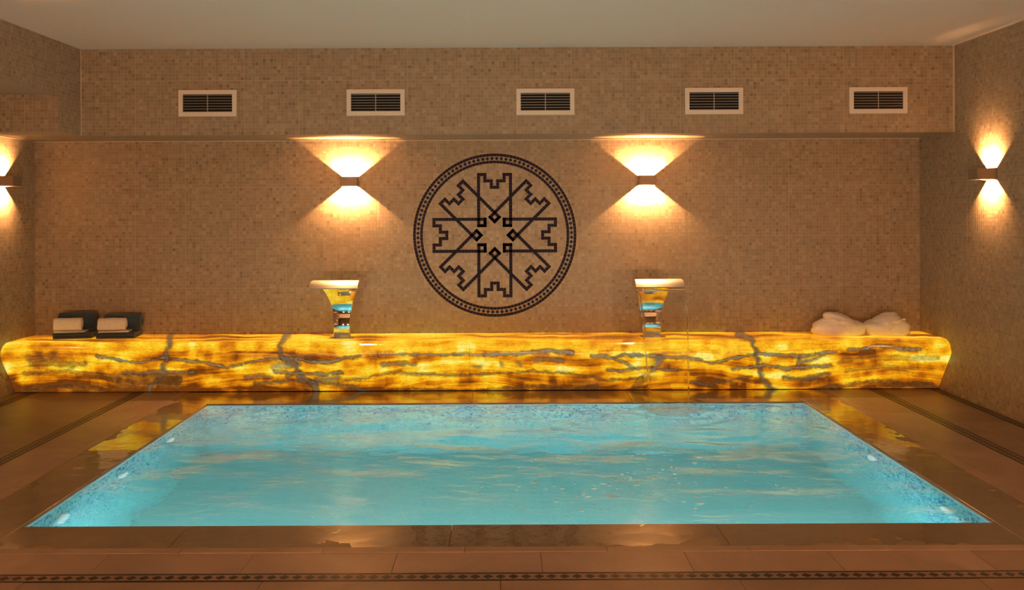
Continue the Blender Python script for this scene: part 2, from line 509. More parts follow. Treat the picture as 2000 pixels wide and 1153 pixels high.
def diamond_mesh(lx, ly):
    bm = bmesh.new()
    for z in (-0.004, 0.0010):
        for p in ((lx, 0), (0, ly), (-lx, 0), (0, -ly)): bm.verts.new((*p, z))
    bm.verts.ensure_lookup_table(); v = bm.verts
    bm.faces.new([v[i] for i in (4, 5, 6, 7)])
    for k in range(4): bm.faces.new([v[k], v[(k + 1) % 4], v[4 + (k + 1) % 4], v[4 + k]])
    bmesh.ops.recalc_face_normals(bm, faces=bm.faces[:])
    me = bpy.data.meshes.new('diamond'); bm.to_mesh(me); bm.free(); me.materials.append(M_DARKINLAY)
    return me


DP = 0.0486
D_X, D_Y = diamond_mesh(0.0200, 0.0205), diamond_mesh(0.0205, 0.0200)


def band(x0, x1, y0, y1, along, v0, v1, single=0.0125):
    """an inlaid border: pale bed, two dark lines, a row of dark diamonds (single ones where the picture shows them)"""
    w = (y1 - y0) if along == 'x' else (x1 - x0)
    lw = 0.0115
    bed = boxobj('inlay_band', M_MARBLE, floor, x0 + .001, x1 - .001, y0 + .001, y1 - .001, -0.022, 0.0)
    if along == 'x':
        for a, b in ((y0 + .001, y0 + lw), (y1 - lw, y1 - .001)):
            boxobj('dark_line', M_DARKINLAY, bed, x0, x1, a, b, -0.004, 0.0009)
        c0, c1, mid = x0, x1, (y0 + y1) / 2
    else:
        for a, b in ((x0 + .001, x0 + lw), (x1 - lw, x1 - .001)):
            boxobj('dark_line', M_DARKINLAY, bed, a, b, y0, y1, -0.004, 0.0009)
        c0, c1, mid = y0, y1, (x0 + x1) / 2
    rest = bmesh.new()
    p = c0 + DP / 2
    while p < c1 - DP / 3:
        x, y = (p, mid) if along == 'x' else (mid, p)
        if v0 <= p <= v1:
            d = bpy.data.objects.new('diamond', D_X if along == 'x' else D_Y); COL.objects.link(d)
            d.parent = bed; d.location = (x, y, 0)
        else:
            hx, hy = 0.02, 0.0203
            vs = [rest.verts.new((x + a * hx, y + b * hy, 0.001)) for a, b in ((1, 0), (0, 1), (-1, 0), (0, -1))]
            lo = [rest.verts.new((q.co.x, q.co.y, -0.004)) for q in vs]
            rest.faces.new(vs)
            for k in range(4): rest.faces.new([vs[k], vs[(k + 1) % 4], lo[(k + 1) % 4], lo[k]])
        p += DP
    if len(rest.verts): tag(obj('diamond_row', rest, M_DARKINLAY, bed), kind='stuff')
    else: rest.free()


band(EX0, EX1, EY0, BY0, 'x', -2.05, 2.1)
band(EX0, BX0, BY0, FOOT + .02, 'y', 5.3, 7.5)
band(BX1, EX1, BY0, FOOT + .02, 'y', 5.25, 7.5)
band(WR0, WR1, YF, FOOT + .02, 'y', 6.2, 7.5)
band(WL0, WL1, YF, FOOT + .02, 'y', 6.95, 7.5)

# ------------------------------------------------------------------ pool basin, lined with mosaic
bm = bmesh.new()
t = 0.1
box(bm, PX0 - t, PX1 + t, PY0 - t, PY1 + t, PZ - t, PZ)
box(bm, PX0 - t, PX0, PY0 - t, PY1 + t, PZ, -0.121); box(bm, PX1, PX1 + t, PY0 - t, PY1 + t, PZ, -0.121)
box(bm, PX0, PX1, PY0 - t, PY0, PZ, -0.121); box(bm, PX0, PX1, PY1, PY1 + t, PZ, -0.121)
box(bm, PX0 - .019, PX0, PY0 - .019, PY1 + .019, -0.121, -0.023); box(bm, PX1, PX1 + .019, PY0 - .019, PY1 + .019, -0.121, -0.023)
box(bm, PX0, PX1, PY0 - .019, PY0, -0.121, -0.023); box(bm, PX0, PX1, PY1, PY1 + .019, -0.121, -0.023)
basin = struct('pool_basin', obj('pool_basin', bm, M_POOLGROUT))
BLUE = np.array([(0.50, 0.86, 0.90), (0.36, 0.80, 0.86), (0.22, 0.62, 0.80), (0.10, 0.36, 0.66), (0.05, 0.22, 0.50), (0.30, 0.78, 0.80)])
BLUE_P = np.array([0.26, 0.2, 0.16, 0.15, 0.08, 0.15])
PB = dict(pitch=0.0205, gap=0.0026, th=0.0016, pal=BLUE, pp=BLUE_P, sheet=0, grade=lambda v: np.clip((v + PZ + 0.80) / 0.62, 0.06, 1.0))
WD = -0.024 - PZ
mosaic('wall_tiles', basin, M_POOLTILE, (PX0, PY1, PZ), (1, 0, 0), (0, 0, 1), PX1 - PX0, WD, **PB)
mosaic('wall_tiles', basin, M_POOLTILE, (PX1, PY1, PZ), (0, -1, 0), (0, 0, 1), PY1 - PY0, WD, **PB)
mosaic('wall_tiles', basin, M_POOLTILE, (PX0, PY0, PZ), (0, 1, 0), (0, 0, 1), PY1 - PY0, WD, **PB)
boxobj('floor_lining', M_POOLFLOOR, basin, PX0, PX1, PY0, PY1, PZ, PZ + 0.002)
boxobj('near_lining', M_POOLGROUT, basin, PX0, PX1, PY0, PY0 + .002, PZ, -0.03)

# lamps set in the pool walls
M_LENS = plain('milky lamp lens', (0.85, 0.92, 0.92), 0.3)
_nt = M_LENS.node_tree; _b = _nt.nodes['Principled BSDF']
_b.inputs['Emission Color'].default_value = (0.8, 1.0, 1.0, 1); _b.inputs['Emission Strength'].default_value = 0.3


def disc(bm, r, z0, z1, seg=24, axis='x'):
    g = bmesh.ops.create_cone(bm, cap_ends=True, segments=seg, radius1=r, radius2=r * 0.92, depth=z1 - z0)
    M = Matrix.Rotation(PI / 2, 4, 'Y') if axis == 'x' else Matrix.Rotation(-PI / 2, 4, 'X') if axis == 'y' else Matrix.Identity(4)
    bmesh.ops.transform(bm, matrix=M, verts=g['verts'])
    off = {'x': (1, 0, 0), 'y': (0, 1, 0), 'z': (0, 0, 1)}[axis]
    bmesh.ops.translate(bm, verts=g['verts'], vec=Vector(off) * (z0 + z1) / 2)


def pool_light(x, y, z, side, where):
    t = empty('pool_light', (x, y, z), 0 if side > 0 else PI)
    bm = bmesh.new(); disc(bm, 0.062, 0.0018, 0.012); obj('flange', bm, M_POOLPALE, t)
    bm = bmesh.new(); disc(bm, 0.046, 0.012, 0.020); obj('lens', bm, M_LENS, t)
    tag(t, 'round white underwater lamp on the ' + where, 'pool lamp', 'lamps set in the pool walls')
    return t


for yy, w in ((4.72, 'left pool wall, nearest the viewer'), (5.48, 'left pool wall, middle one of three'), (6.25, 'left pool wall, farthest from the viewer')):
    pool_light(PX0, yy, -0.28, 1, w)
for yy, w in ((4.78, 'right pool wall, nearer the viewer'), (5.75, 'right pool wall, farther from the viewer')):
    pool_light(PX1, yy, -0.28, -1, w)

# pale strip standing in for the line of glow along the pool edge
bm = bmesh.new()
rw = 0.012
box(bm, PX0, PX1, PY1 - rw, PY1, -0.040, -0.0125)
box(bm, PX0, PX0 + rw, PY0, PY1 - rw, -0.040, -0.0125); box(bm, PX1 - rw, PX1, PY0, PY1 - rw, -0.040, -0.0125)
tag(obj('edge_glow_line', bm, M_POOLPALE, basin))

# ------------------------------------------------------------------ water
WZ = -0.010
M_WATER, nt, b = nodes('pool water')
b.inputs['Base Color'].default_value = (0.93, 0.995, 1.0, 1)
b.inputs['Roughness'].default_value = 0.0
b.inputs['IOR'].default_value = 1.333
b.inputs['Transmission Weight'].default_value = 1.0
tc = N(nt, 'ShaderNodeTexCoord')
mp = N(nt, 'ShaderNodeMapping'); mp.inputs['Scale'].default_value = (1.0, 1.6, 1.0)
L(nt, tc.outputs['Object'], mp.inputs['Vector'])
nz = N(nt, 'ShaderNodeTexNoise', i_Scale=9.0, i_Detail=3.0, i_Roughness=0.55, i_Distortion=0.6)
L(nt, mp.outputs[0], nz.inputs['Vector'])
bp = N(nt, 'ShaderNodeBump', i_Strength=0.2, i_Distance=0.02)
L(nt, nz.outputs['Fac'], bp.inputs['Height']); L(nt, bp.outputs[0], b.inputs['Normal'])

nx, ny = 260, 170
gx = np.linspace(PX0 + .0005, PX1 - .0005, nx); gy = np.linspace(PY0 + .0005, PY1 - .0005, ny)
X, Y = np.meshgrid(gx, gy, indexing='ij')
Z = np.zeros_like(X)
FX, FY = 1.175, 6.86                                   # where the fall strikes the water
for _ in range(34):
    lam = rng.uniform(0.10, 0.9); th = rng.normal(PI / 2, 0.75); ph = rng.uniform(0, 2 * PI)
    k = 2 * PI / lam
    Z += (0.0075 * lam / math.sqrt(34) * 1.4) * np.sin(k * (X * math.cos(th) + Y * math.sin(th)) + ph)
R = np.hypot(X - FX, Y - FY)
Z += 0.0035 * np.exp(-R / 0.8) * np.sin(R * 2 * PI / 0.17) * (R > 0.1)
edge = np.minimum.reduce([X - PX0, PX1 - X, Y - PY0, PY1 - Y])
Z *= np.clip(edge / 0.10, 0.15, 1)
Z = np.clip(Z, -0.010, 0.008)
V = np.stack([X, Y, WZ + Z], -1).reshape(-1, 3)
I = np.arange(nx * ny).reshape(nx, ny)
Q = np.stack([I[:-1, :-1], I[1:, :-1], I[1:, 1:], I[:-1, 1:]], -1).reshape(-1, 4)
# close the body of water: sides and bottom, standing just inside the lining
ring = list(I[:, 0]) + list(I[-1, 1:]) + list(I[-2::-1, -1]) + list(I[0, -2:0:-1])
low = V[ring].copy(); low[:, 2] = PZ - 0.05
low[:, 0] = np.where(low[:, 0] < PX0 + .01, PX0 - .05, np.where(low[:, 0] > PX1 - .01, PX1 + .05, low[:, 0]))
low[:, 1] = np.where(low[:, 1] < PY0 + .01, PY0 - .05, np.where(low[:, 1] > PY1 - .01, PY1 + .05, low[:, 1]))
me = np_mesh('pool_water', V, Q, smooth=True)
water = link('pool_water', me, M_WATER)
tag(water, 'turquoise rippled water filling the tiled pool', 'water', kind='stuff')

# ------------------------------------------------------------------ onyx bench, lit from within
ZT = 0.405
BULGE_Y, BULGE_Z = 7.30, 0.325
prof = [(YB - .004, ZT), (7.62, ZT), (7.42, ZT)]
for a in np.linspace(0, PI / 2 + 0.35, 11)[1:]:         # rounded nose
    prof.append((7.42 - 0.105 * math.sin(a) * 1.08, ZT - 0.082 + 0.082 * math.cos(a)))
seam_i = len(prof) - 1
prof.append((FOOT, 0.004))
prof = np.array(prof)
seg = np.hypot(*np.diff(prof, axis=0).T); S = np.concatenate([[0], np.cumsum(seg)])
S_SEAM = S[seam_i - 3]
S_END = S[-1]

VEINS = [  # polyline in photo pixels, half width px, strength, tone (0 dark brown, 1 grey stone)
    ([(187, 694), (209, 699), (230, 703), (254, 708), (283, 707), (317, 699), (336, 701), (365, 705), (394, 708), (418, 713), (446, 718), (468, 712), (495, 706), (524, 703), (548, 699), (579, 701), (608, 707), (644, 708), (670, 700), (704, 697)], 3.2, .95, 1),
    ([(334, 654), (329, 676), (324, 688), (329, 700), (317, 714), (321, 726), (312, 741), (293, 753), (293, 765)], 6.5, .8, .45),
    ([(240, 729), (276, 730), (310, 726), (341, 728), (381, 728)], 3.5, .8, .6),
    ([(236, 741), (265, 742), (300, 742), (345, 744)], 8.0, .75, .05),
    ([(48, 759), (96, 757), (139, 756), (182, 759), (197, 761)], 3.0, .8, .2),
    ([(60, 710), (100, 711), (163, 712)], 4.5, .75, .15),
    ([(55, 699), (105, 698)], 4.5, .5, .1),
    ([(48, 730), (120, 725), (156, 728), (192, 731), (230, 738)], 1.8, .7, .2),
    ([(565, 652), (552, 664), (546, 676), (546, 693), (555, 700), (584, 722), (584, 734), (613, 750), (622, 770)], 7.0, .85, .55),
    ([(579, 701), (584, 722), (560, 735)], 5.0, .7, .9),
    ([(536, 726), (572, 729), (603, 730), (632, 731), (670, 728)], 3.6, .9, 1),
    ([(536, 714), (570, 714)], 8.0, .45, .8),
    ([(480, 737), (512, 733), (530, 738)], 5.5, .6, .6),
    ([(498, 750), (541, 746), (584, 743), (618, 748), (656, 750), (694, 758), (728, 767), (750, 772)], 4.2, .8, .4),
    ([(620, 742), (660, 738)], 7.0, .6, .5),
    ([(738, 692), (790, 692), (850, 693), (905, 693)], 2.4, .8, .9),
    ([(750, 712), (780, 710), (812, 712)], 5.0, .7, .9),
    ([(663, 746), (704, 741), (752, 730), (776, 728), (819, 731), (920, 734)], 1.8, .6, .3),
    ([(738, 767), (776, 761), (807, 760), (848, 762), (920, 766), (976, 760), (1014, 756), (1060, 755), (1096, 759), (1120, 767), (1139, 771)], 2.0, .85, .15),
    ([(945, 693), (1000, 692), (1024, 689), (1060, 686), (1091, 687), (1118, 690)], 4.2, .9, 1.1),
    ([(880, 692), (945, 693)], 3.0, .5, 1),
    ([(1048, 705), (1075, 702), (1096, 705)], 5.0, .55, .8),
    ([(1015, 709), (1018, 713)], 6.0, .5, .6), ([(978, 711), (980, 714)], 5.0, .5, .6), ([(925, 715), (938, 717)], 4.0, .5, .4),
    ([(916, 731), (995, 729), (1043, 725), (1110, 730), (1156, 737), (1187, 743), (1226, 741), (1254, 738)], 2.0, .75, .4),
    ([(1156, 695), (1178, 696), (1199, 701), (1223, 708), (1235, 717)], 3.4, .9, 1.1),
    ([(1199, 698), (1223, 693), (1259, 695), (1288, 696), (1336, 698), (1367, 704), (1387, 709), (1412, 704), (1446, 697), (1479, 692), (1524, 693), (1558, 697), (1594, 692), (1633, 687)], 3.6, .95, 1),
    ([(1185, 724), (1216, 724), (1240, 720), (1264, 719), (1324, 723)], 3.2, .8, .8),
    ([(1269, 736), (1250, 743), (1240, 760)], 7.0, .75, .2),
    ([(1292, 700), (1283, 712), (1275, 724)], 9.0, .7, .8),
    ([(1115, 768), (1144, 764), (1165, 757)], 6.0, .8, .05),
    ([(1440, 651), (1466, 663), (1474, 682), (1479, 699), (1485, 724), (1490, 741), (1513, 762)], 5.5, .85, .4),
    ([(1432, 721), (1468, 717), (1496, 714), (1530, 720), (1566, 718), (1602, 716), (1625, 713)], 3.4, .9, .9),
    ([(1560, 700), (1556, 712), (1580, 704), (1600, 698)], 3.0, .8, .9),
    ([(1342, 745), (1381, 753), (1418, 745), (1468, 735)], 2.0, .7, .3),
    ([(1530, 738), (1566, 741), (1622, 730)], 4.5, .75, .4),
    ([(1658, 683), (1692, 682), (1706, 675), (1737, 678), (1762, 682), (1796, 682)], 4.2, .9, 1),
    ([(1625, 763), (1647, 755), (1692, 746), (1731, 746), (1762, 751), (1821, 751)], 2.2, .85, .1),
    ([(1590, 766), (1625, 763)], 4.0, .8, .1),
    ([(1640, 706), (1692, 699), (1762, 700), (1832, 700)], 2.2, .5, .2),
    ([(1655, 724), (1720, 716), (1790, 720)], 2.2, .5, .15),
]
SEAMS_PX = [329, 446, 548, 738, 916, 1118, 1268, 1387, 1479, 1625]
seamsX = [(p - CX) * 7.36 / F for p in SEAMS_PX]
edgesX = [XL + .004] + seamsX + [XR - .004]


def vnoise(x, y, seed):
    """smooth value noise on a lattice, -1..1"""
    r = np.random.default_rng(seed); T = r.uniform(-1, 1, (256, 256))
    xi, yi = np.floor(x).astype(int), np.floor(y).astype(int)
    fx, fy = x - xi, y - yi
    fx = fx * fx * (3 - 2 * fx); fy = fy * fy * (3 - 2 * fy)
    g = lambda a, c: T[a % 256, c % 256]
    return (g(xi, yi) * (1 - fx) + g(xi + 1, yi) * fx) * (1 - fy) + (g(xi, yi + 1) * (1 - fx) + g(xi + 1, yi + 1) * fx) * fy


def srgb(c):
    c = np.asarray(c, float) / 255.0
    return np.where(c <= 0.04045, c / 12.92, ((c + 0.055) / 1.055) ** 2.4)


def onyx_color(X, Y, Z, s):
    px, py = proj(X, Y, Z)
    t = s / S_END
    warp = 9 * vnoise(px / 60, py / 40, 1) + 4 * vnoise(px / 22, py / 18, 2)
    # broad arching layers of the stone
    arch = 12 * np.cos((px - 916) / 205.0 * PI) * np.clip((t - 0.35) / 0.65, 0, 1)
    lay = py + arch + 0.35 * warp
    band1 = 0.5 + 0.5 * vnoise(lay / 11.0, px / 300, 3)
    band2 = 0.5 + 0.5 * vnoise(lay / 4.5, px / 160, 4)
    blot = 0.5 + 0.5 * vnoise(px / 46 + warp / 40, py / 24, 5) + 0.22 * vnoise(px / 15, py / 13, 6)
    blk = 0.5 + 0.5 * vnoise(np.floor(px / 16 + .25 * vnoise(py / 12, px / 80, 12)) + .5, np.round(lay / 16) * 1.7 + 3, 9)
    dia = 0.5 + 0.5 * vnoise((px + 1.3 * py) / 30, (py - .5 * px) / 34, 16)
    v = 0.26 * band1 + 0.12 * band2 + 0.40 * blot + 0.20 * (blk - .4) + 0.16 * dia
    fine = vnoise(lay / 2.6, px / 70, 15); v = v + 0.05 * np.sign(fine) * np.abs(fine) ** .6
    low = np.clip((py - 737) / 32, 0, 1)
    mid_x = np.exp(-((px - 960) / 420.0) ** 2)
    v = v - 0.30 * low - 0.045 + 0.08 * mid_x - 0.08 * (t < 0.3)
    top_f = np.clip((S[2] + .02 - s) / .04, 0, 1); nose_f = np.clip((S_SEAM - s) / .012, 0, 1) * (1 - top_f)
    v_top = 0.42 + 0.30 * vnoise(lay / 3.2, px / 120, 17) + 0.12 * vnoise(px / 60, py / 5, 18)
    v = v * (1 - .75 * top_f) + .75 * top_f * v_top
    v = v * (1 - .35 * nose_f) + .35 * nose_f * (0.60 + .22 * vnoise(px / 13, py / 70, 19))  # hazy sheen of the rounded nose painted in as lighter stone
    v = np.clip((v - 0.215) / 0.47, 0, 1)
    stops = [(0.0, (112, 56, 12)), (0.22, (186, 100, 10)), (0.45, (232, 146, 14)), (0.66, (250, 186, 26)), (0.88, (255, 212, 50)), (1.0, (255, 232, 110))]
    xs = [a for a, _ in stops]; cs = np.array([srgb(c) for _, c in stops])
    C = np.stack([np.interp(v, xs, cs[:, k]) for k in range(3)], -1)
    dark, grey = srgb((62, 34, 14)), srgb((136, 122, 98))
    for pts, hw, st, tone in VEINS:
        d = np.full(px.shape, 1e9)
        wx = px + 3.5 * vnoise(px / 11, py / 9, 7); wy = py + 1.6 * vnoise(px / 13, py / 9, 8) + 1.3 * vnoise(px / 3.5, py / 4, 13)
        for (x0, y0), (x1, y1) in zip(pts[:-1], pts[1:]):
            dx, dy = x1 - x0, y1 - y0
            u = np.clip(((wx - x0) * dx + (wy - y0) * dy) / (dx * dx + dy * dy + 1e-9), 0, 1)
            d = np.minimum(d, np.hypot(wx - x0 - u * dx, (wy - y0 - u * dy)))
        w = (.72 if tone > .35 else 1.15) * hw * (0.85 + 0.45 * vnoise(px / 14, py / 12, 10))
        halo = min(1, st * 1.1) * np.clip((w + 3.2 - d) / 2.4, 0, 1) * (0.75 + .25 * vnoise(px / 5, py / 5, 14))
        core = st * np.clip((0.85 * w - d) / 1.2, 0, 1) * (tone > .25)
        soft = st * np.clip(2.6 - d / w, 0, 1) ** 1.5
        mid = dark * (.75 if tone > .25 else 1.0)
        C = C * (1 - 0.35 * soft[..., None]) + 0.35 * soft[..., None] * srgb((150, 105, 50))
        C = C * (1 - 0.8 * halo[..., None]) + 0.8 * halo[..., None] * mid
        tgt = dark * (1 - tone) + grey * tone
        C = C * (1 - core[..., None]) + core[..., None] * tgt
    return C


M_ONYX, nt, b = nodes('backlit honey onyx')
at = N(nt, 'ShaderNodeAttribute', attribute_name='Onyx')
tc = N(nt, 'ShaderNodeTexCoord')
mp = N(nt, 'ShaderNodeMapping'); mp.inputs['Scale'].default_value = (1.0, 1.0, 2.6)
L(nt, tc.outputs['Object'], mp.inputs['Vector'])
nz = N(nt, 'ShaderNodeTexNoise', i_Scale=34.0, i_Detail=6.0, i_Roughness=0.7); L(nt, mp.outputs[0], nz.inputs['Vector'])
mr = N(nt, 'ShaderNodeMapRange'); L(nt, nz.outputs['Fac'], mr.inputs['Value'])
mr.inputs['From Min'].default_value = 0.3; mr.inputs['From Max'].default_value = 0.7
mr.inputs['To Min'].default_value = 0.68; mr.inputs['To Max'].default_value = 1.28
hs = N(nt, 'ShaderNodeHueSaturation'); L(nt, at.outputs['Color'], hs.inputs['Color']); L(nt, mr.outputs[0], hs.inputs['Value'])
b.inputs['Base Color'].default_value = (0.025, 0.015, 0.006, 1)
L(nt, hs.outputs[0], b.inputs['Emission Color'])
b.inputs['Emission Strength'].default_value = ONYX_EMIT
b.inputs['Roughness'].default_value = 0.14

bench = empty('onyx_bench', (0, FOOT, 0))
tag(bench, 'long glowing amber onyx ledge veined in grey along the back wall', 'bench')


def off_prof(s, d):
    """point of the profile at arc length s, moved d inward"""
    y = np.interp(s, S, prof[:, 0]); z = np.interp(s, S, prof[:, 1])
    e = 0.004
    ty = np.interp(s + e, S, prof[:, 0]) - np.interp(s - e, S, prof[:, 0])
    tz = np.interp(s + e, S, prof[:, 1]) - np.interp(s - e, S, prof[:, 1])
    n = np.hypot(ty, tz) + 1e-12
    return y + d * (-tz / n), z + d * (ty / n)


def onyx_slab(name, x0, x1, s0, s1):
    g = 0.0009
    x0, x1 = x0 + g, x1 - g
    s0, s1 = s0 + g, s1 - g
    nxx = max(8, int((x1 - x0) / 0.0050)); ns = max(8, int((s1 - s0) / 0.0042))
    xs = np.linspace(x0, x1, nxx); ss = np.linspace(s0, s1, ns)
    Xg, Sg = np.meshgrid(xs, ss, indexing='ij')
    y, z = np.interp(Sg, S, prof[:, 0]), np.interp(Sg, S, prof[:, 1])
    top = np.stack([Xg, y, z], -1)
    yi, zi = off_prof(Sg, 0.02)
    yi = np.minimum(yi, YB - .004); zi = np.maximum(zi, 0.002)
    inn = np.stack([Xg, yi, zi], -1)
    I = np.arange(nxx * ns).reshape(nxx, ns); J = I + nxx * ns
    q = lambda a: np.stack([a[:-1, :-1], a[:-1, 1:], a[1:, 1:], a[1:, :-1]], -1).reshape(-1, 4)
    Qs = [q(I), q(J)[:, ::-1]]
    for e_i, e_j in ((I[:, 0], J[:, 0]), (I[:, -1][::-1], J[:, -1][::-1]), (I[0, ::-1], J[0, ::-1]), (I[-1], J[-1])):
        Qs.append(np.stack([e_i[:-1], e_i[1:], e_j[1:], e_j[:-1]], -1))
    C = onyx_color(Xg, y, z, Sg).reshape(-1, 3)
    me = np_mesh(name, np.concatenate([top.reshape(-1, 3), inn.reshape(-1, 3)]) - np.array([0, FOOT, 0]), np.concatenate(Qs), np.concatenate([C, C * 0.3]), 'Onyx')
    o = link(name, me, M_ONYX, bench)
    auto_flag = np.zeros(len(me.polygons), bool); auto_flag[:len(Qs[0])] = True
    me.polygons.foreach_set('use_smooth', auto_flag)
    return o


for a, c in zip(edgesX[:-1], edgesX[1:]):
    onyx_slab('top_slab', a, c, 0.0, S_SEAM)
    onyx_slab('front_slab', a, c, S_SEAM, S_END)
# dark carcass behind the slabs
cp = [off_prof(s, 0.024) for s in np.linspace(0.03, S_END - .03, 24)]
bm = bmesh.new()
ra = [bm.verts.new((XL + .01, y - FOOT, max(z, .004))) for y, z in cp] + [bm.verts.new((XL + .01, YB - .01 - FOOT, .004))]
rb = [bm.verts.new((XR - .01, v.co.y, v.co.z)) for v in ra]
bm.faces.new(ra); bm.faces.new(rb[::-1])
for k in range(len(ra)): bm.faces.new([ra[k], rb[k], rb[(k + 1) % len(ra)], ra[(k + 1) % len(ra)]])
obj('carcass', bm, M_CORE, bench)

# ------------------------------------------------------------------ mosaic medallion
med = empty('mosaic_medallion', (MED_X, YB - .0012, MED_Z))
tag(med, 'round navy mosaic medallion of interlaced stepped star on the back wall', 'wall mosaic')
bm = bmesh.new()
g = bmesh.ops.create_cone(bm, cap_ends=True, segments=96, radius1=MED_R + .006, radius2=MED_R + .006, depth=0.0008)
bmesh.ops.transform(bm, matrix=Matrix.Rotation(PI / 2, 4, 'X'), verts=g['verts'])
obj('grout_bed', bm, M_GROUT, med)
cmask = lambda u, v: (u - MED_R) ** 2 + (v - MED_R) ** 2 < (MED_R - 0.012) ** 2
mosaic('field_tiles', med, M_TILE, (-MED_R, -.0004, -MED_R), (1, 0, 0), (0, 0, 1), 2 * MED_R, 2 * MED_R, mask=cmask,
       pitch=0.0258, gap=0.0024, th=TH * .9, pal=PALE, pp=PALE_P, sheet=0)
UN = MED_R / 25.55                     # one tile of the design


def tile_quad(bm, cx, cz, hx, hz, ang, y0=-.0005, y1=-.0034):
    c, s = math.cos(ang), math.sin(ang)
    lo, hi = [], []
    for a, e in ((-1, -1), (1, -1), (1, 1), (-1, 1)):
        x, z = a * hx, e * hz
        p = (cx + x * c - z * s, cz + x * s + z * c)
        lo.append(bm.verts.new((p[0], y0, p[1]))); hi.append(bm.verts.new((p[0], y1, p[1])))
    bm.faces.new(hi)
    for k in range(4): bm.faces.new([lo[k], lo[(k + 1) % 4], hi[(k + 1) % 4], hi[k]])


def ring_tiles(name, r, w, n):
    bm = bmesh.new()
    for k in range(n):
        a = 2 * PI * k / n
        tile_quad(bm, r * math.cos(a), r * math.sin(a), w / 2, PI * r / n * .95, a)
    tag(obj(name, bm, M_NAVY, med), kind='stuff')


ring_tiles('outer_ring', MED_R - .42 * UN, .84 * UN, 148)
ring_tiles('inner_ring', MED_R - 2.62 * UN, .80 * UN, 132)
ND = 104
bm = bmesh.new(); tile_quad(bm, 0, 0, .43 * UN, .43 * UN, PI / 4)
bmesh.ops.recalc_face_normals(bm, faces=bm.faces[:])
dme = bpy.data.meshes.new('ring_diamond'); bm.to_mesh(dme); bm.free(); dme.materials.append(M_NAVY)
for k in range(ND):
    a = 2 * PI * (k + .5) / ND; r = MED_R - 1.52 * UN
    d = bpy.data.objects.new('ring_diamond', dme); COL.objects.link(d); d.parent = med
    d.location = (r * math.cos(a), 0, r * math.sin(a)); d.rotation_euler = (0, -a, 0)


def motif(rot):
    """one of eight towers: crenellated head, two long sides, hooked ends"""
    path = [(-3, 5), (-3, 3), (-5, 3), (-5, 19), (-3, 19), (-3, 17), (-1, 17), (-1, 15), (1, 15), (1, 17), (3, 17), (3, 19), (5, 19), (5, 3), (3, 3), (3, 5)]
    bm = bmesh.new()
    done = set()
    for (x0, z0), (x1, z1) in zip(path[:-1], path[1:]):
        n = int(abs(x1 - x0) + abs(z1 - z0))
        for i in range(n + 1):
            x = x0 + (x1 - x0) * i / n; z = z0 + (z1 - z0) * i / n
            key = (round(x, 2), round(z, 2))
            if key in done: continue
            done.add(key)
            c, s = math.cos(rot), math.sin(rot)
            tile_quad(bm, (x * c - z * s) * UN, (x * s + z * c) * UN, 0.487 * UN, 0.487 * UN, rot, y1=-.0034 - .0003 * (int(round(rot / (PI / 4))) % 2))
    o = obj('tower_motif', bm, M_NAVY, med)
    o['kind'] = 'stuff'


for k in range(8): motif(k * PI / 4)

# ------------------------------------------------------------------ air vents
def make_vent(x, z, label):
    t = empty('air_vent', (x, SOF_Y, z))
    W, Hh, fw = 0.432 / 2, 0.196 / 2, 0.032
    bm = bmesh.new()
    y0, y1 = -0.014, -0.001
    for a in ((-W, W, Hh - fw, Hh), (-W, W, -Hh, -Hh + fw), (-W, -W + fw, -Hh + fw, Hh - fw), (W - fw, W, -Hh + fw, Hh - fw)):
        box(bm, a[0], a[1], y0, y1, a[2], a[3])
    bmesh.ops.remove_doubles(bm, verts=bm.verts[:], dist=1e-5)
    obj('frame', bm, M_VENT, t)
    boxobj('duct_shade', M_BLACK, t, -W + fw, W - fw, -0.0035, -0.002, -Hh + fw, Hh - fw)  # flat black sheet painting the dark inside of the vent
    hi = Hh - fw
    for k in range(7):
        zz = hi - (k + 0.35) * (2 * hi / 6.5)
        bm = bmesh.new(); box(bm, -W + fw, W - fw, -0.0020, 0.0020, -0.0015, 0.0015)
        bmesh.ops.rotate(bm, verts=bm.verts[:], cent=(0, 0, 0), matrix=Matrix.Rotation(0.35, 3, 'X'))
        bmesh.ops.translate(bm, verts=bm.verts[:], vec=(0, -0.0068, zz))
        obj('slat', bm, M_SLAT, t)
    boxobj('mullion', M_SLAT, t, -.0028, .0028, -.0115, -.0088, -hi, hi)
    tag(t, label, 'air vent', 'air vents above the ledge')
    return t


vent_px = [(407, 204), (735, 199), (1066, 196), (1395, 196), (1715.5, 197)]
names = ['white slatted air vent nearest the left bulkhead corner', 'white slatted air vent above the left back-wall lamp',
         'white slatted air vent above and right of the medallion', 'white slatted air vent above and right of the right back-wall lamp',
         'white slatted air vent nearest the right wall']
for (a, c), nm in zip(vent_px, names):
    x = (a - CX) * SOF_Y / F
    make_vent(x, H + (CY - 200 + 0.5) * SOF_Y / F, nm)

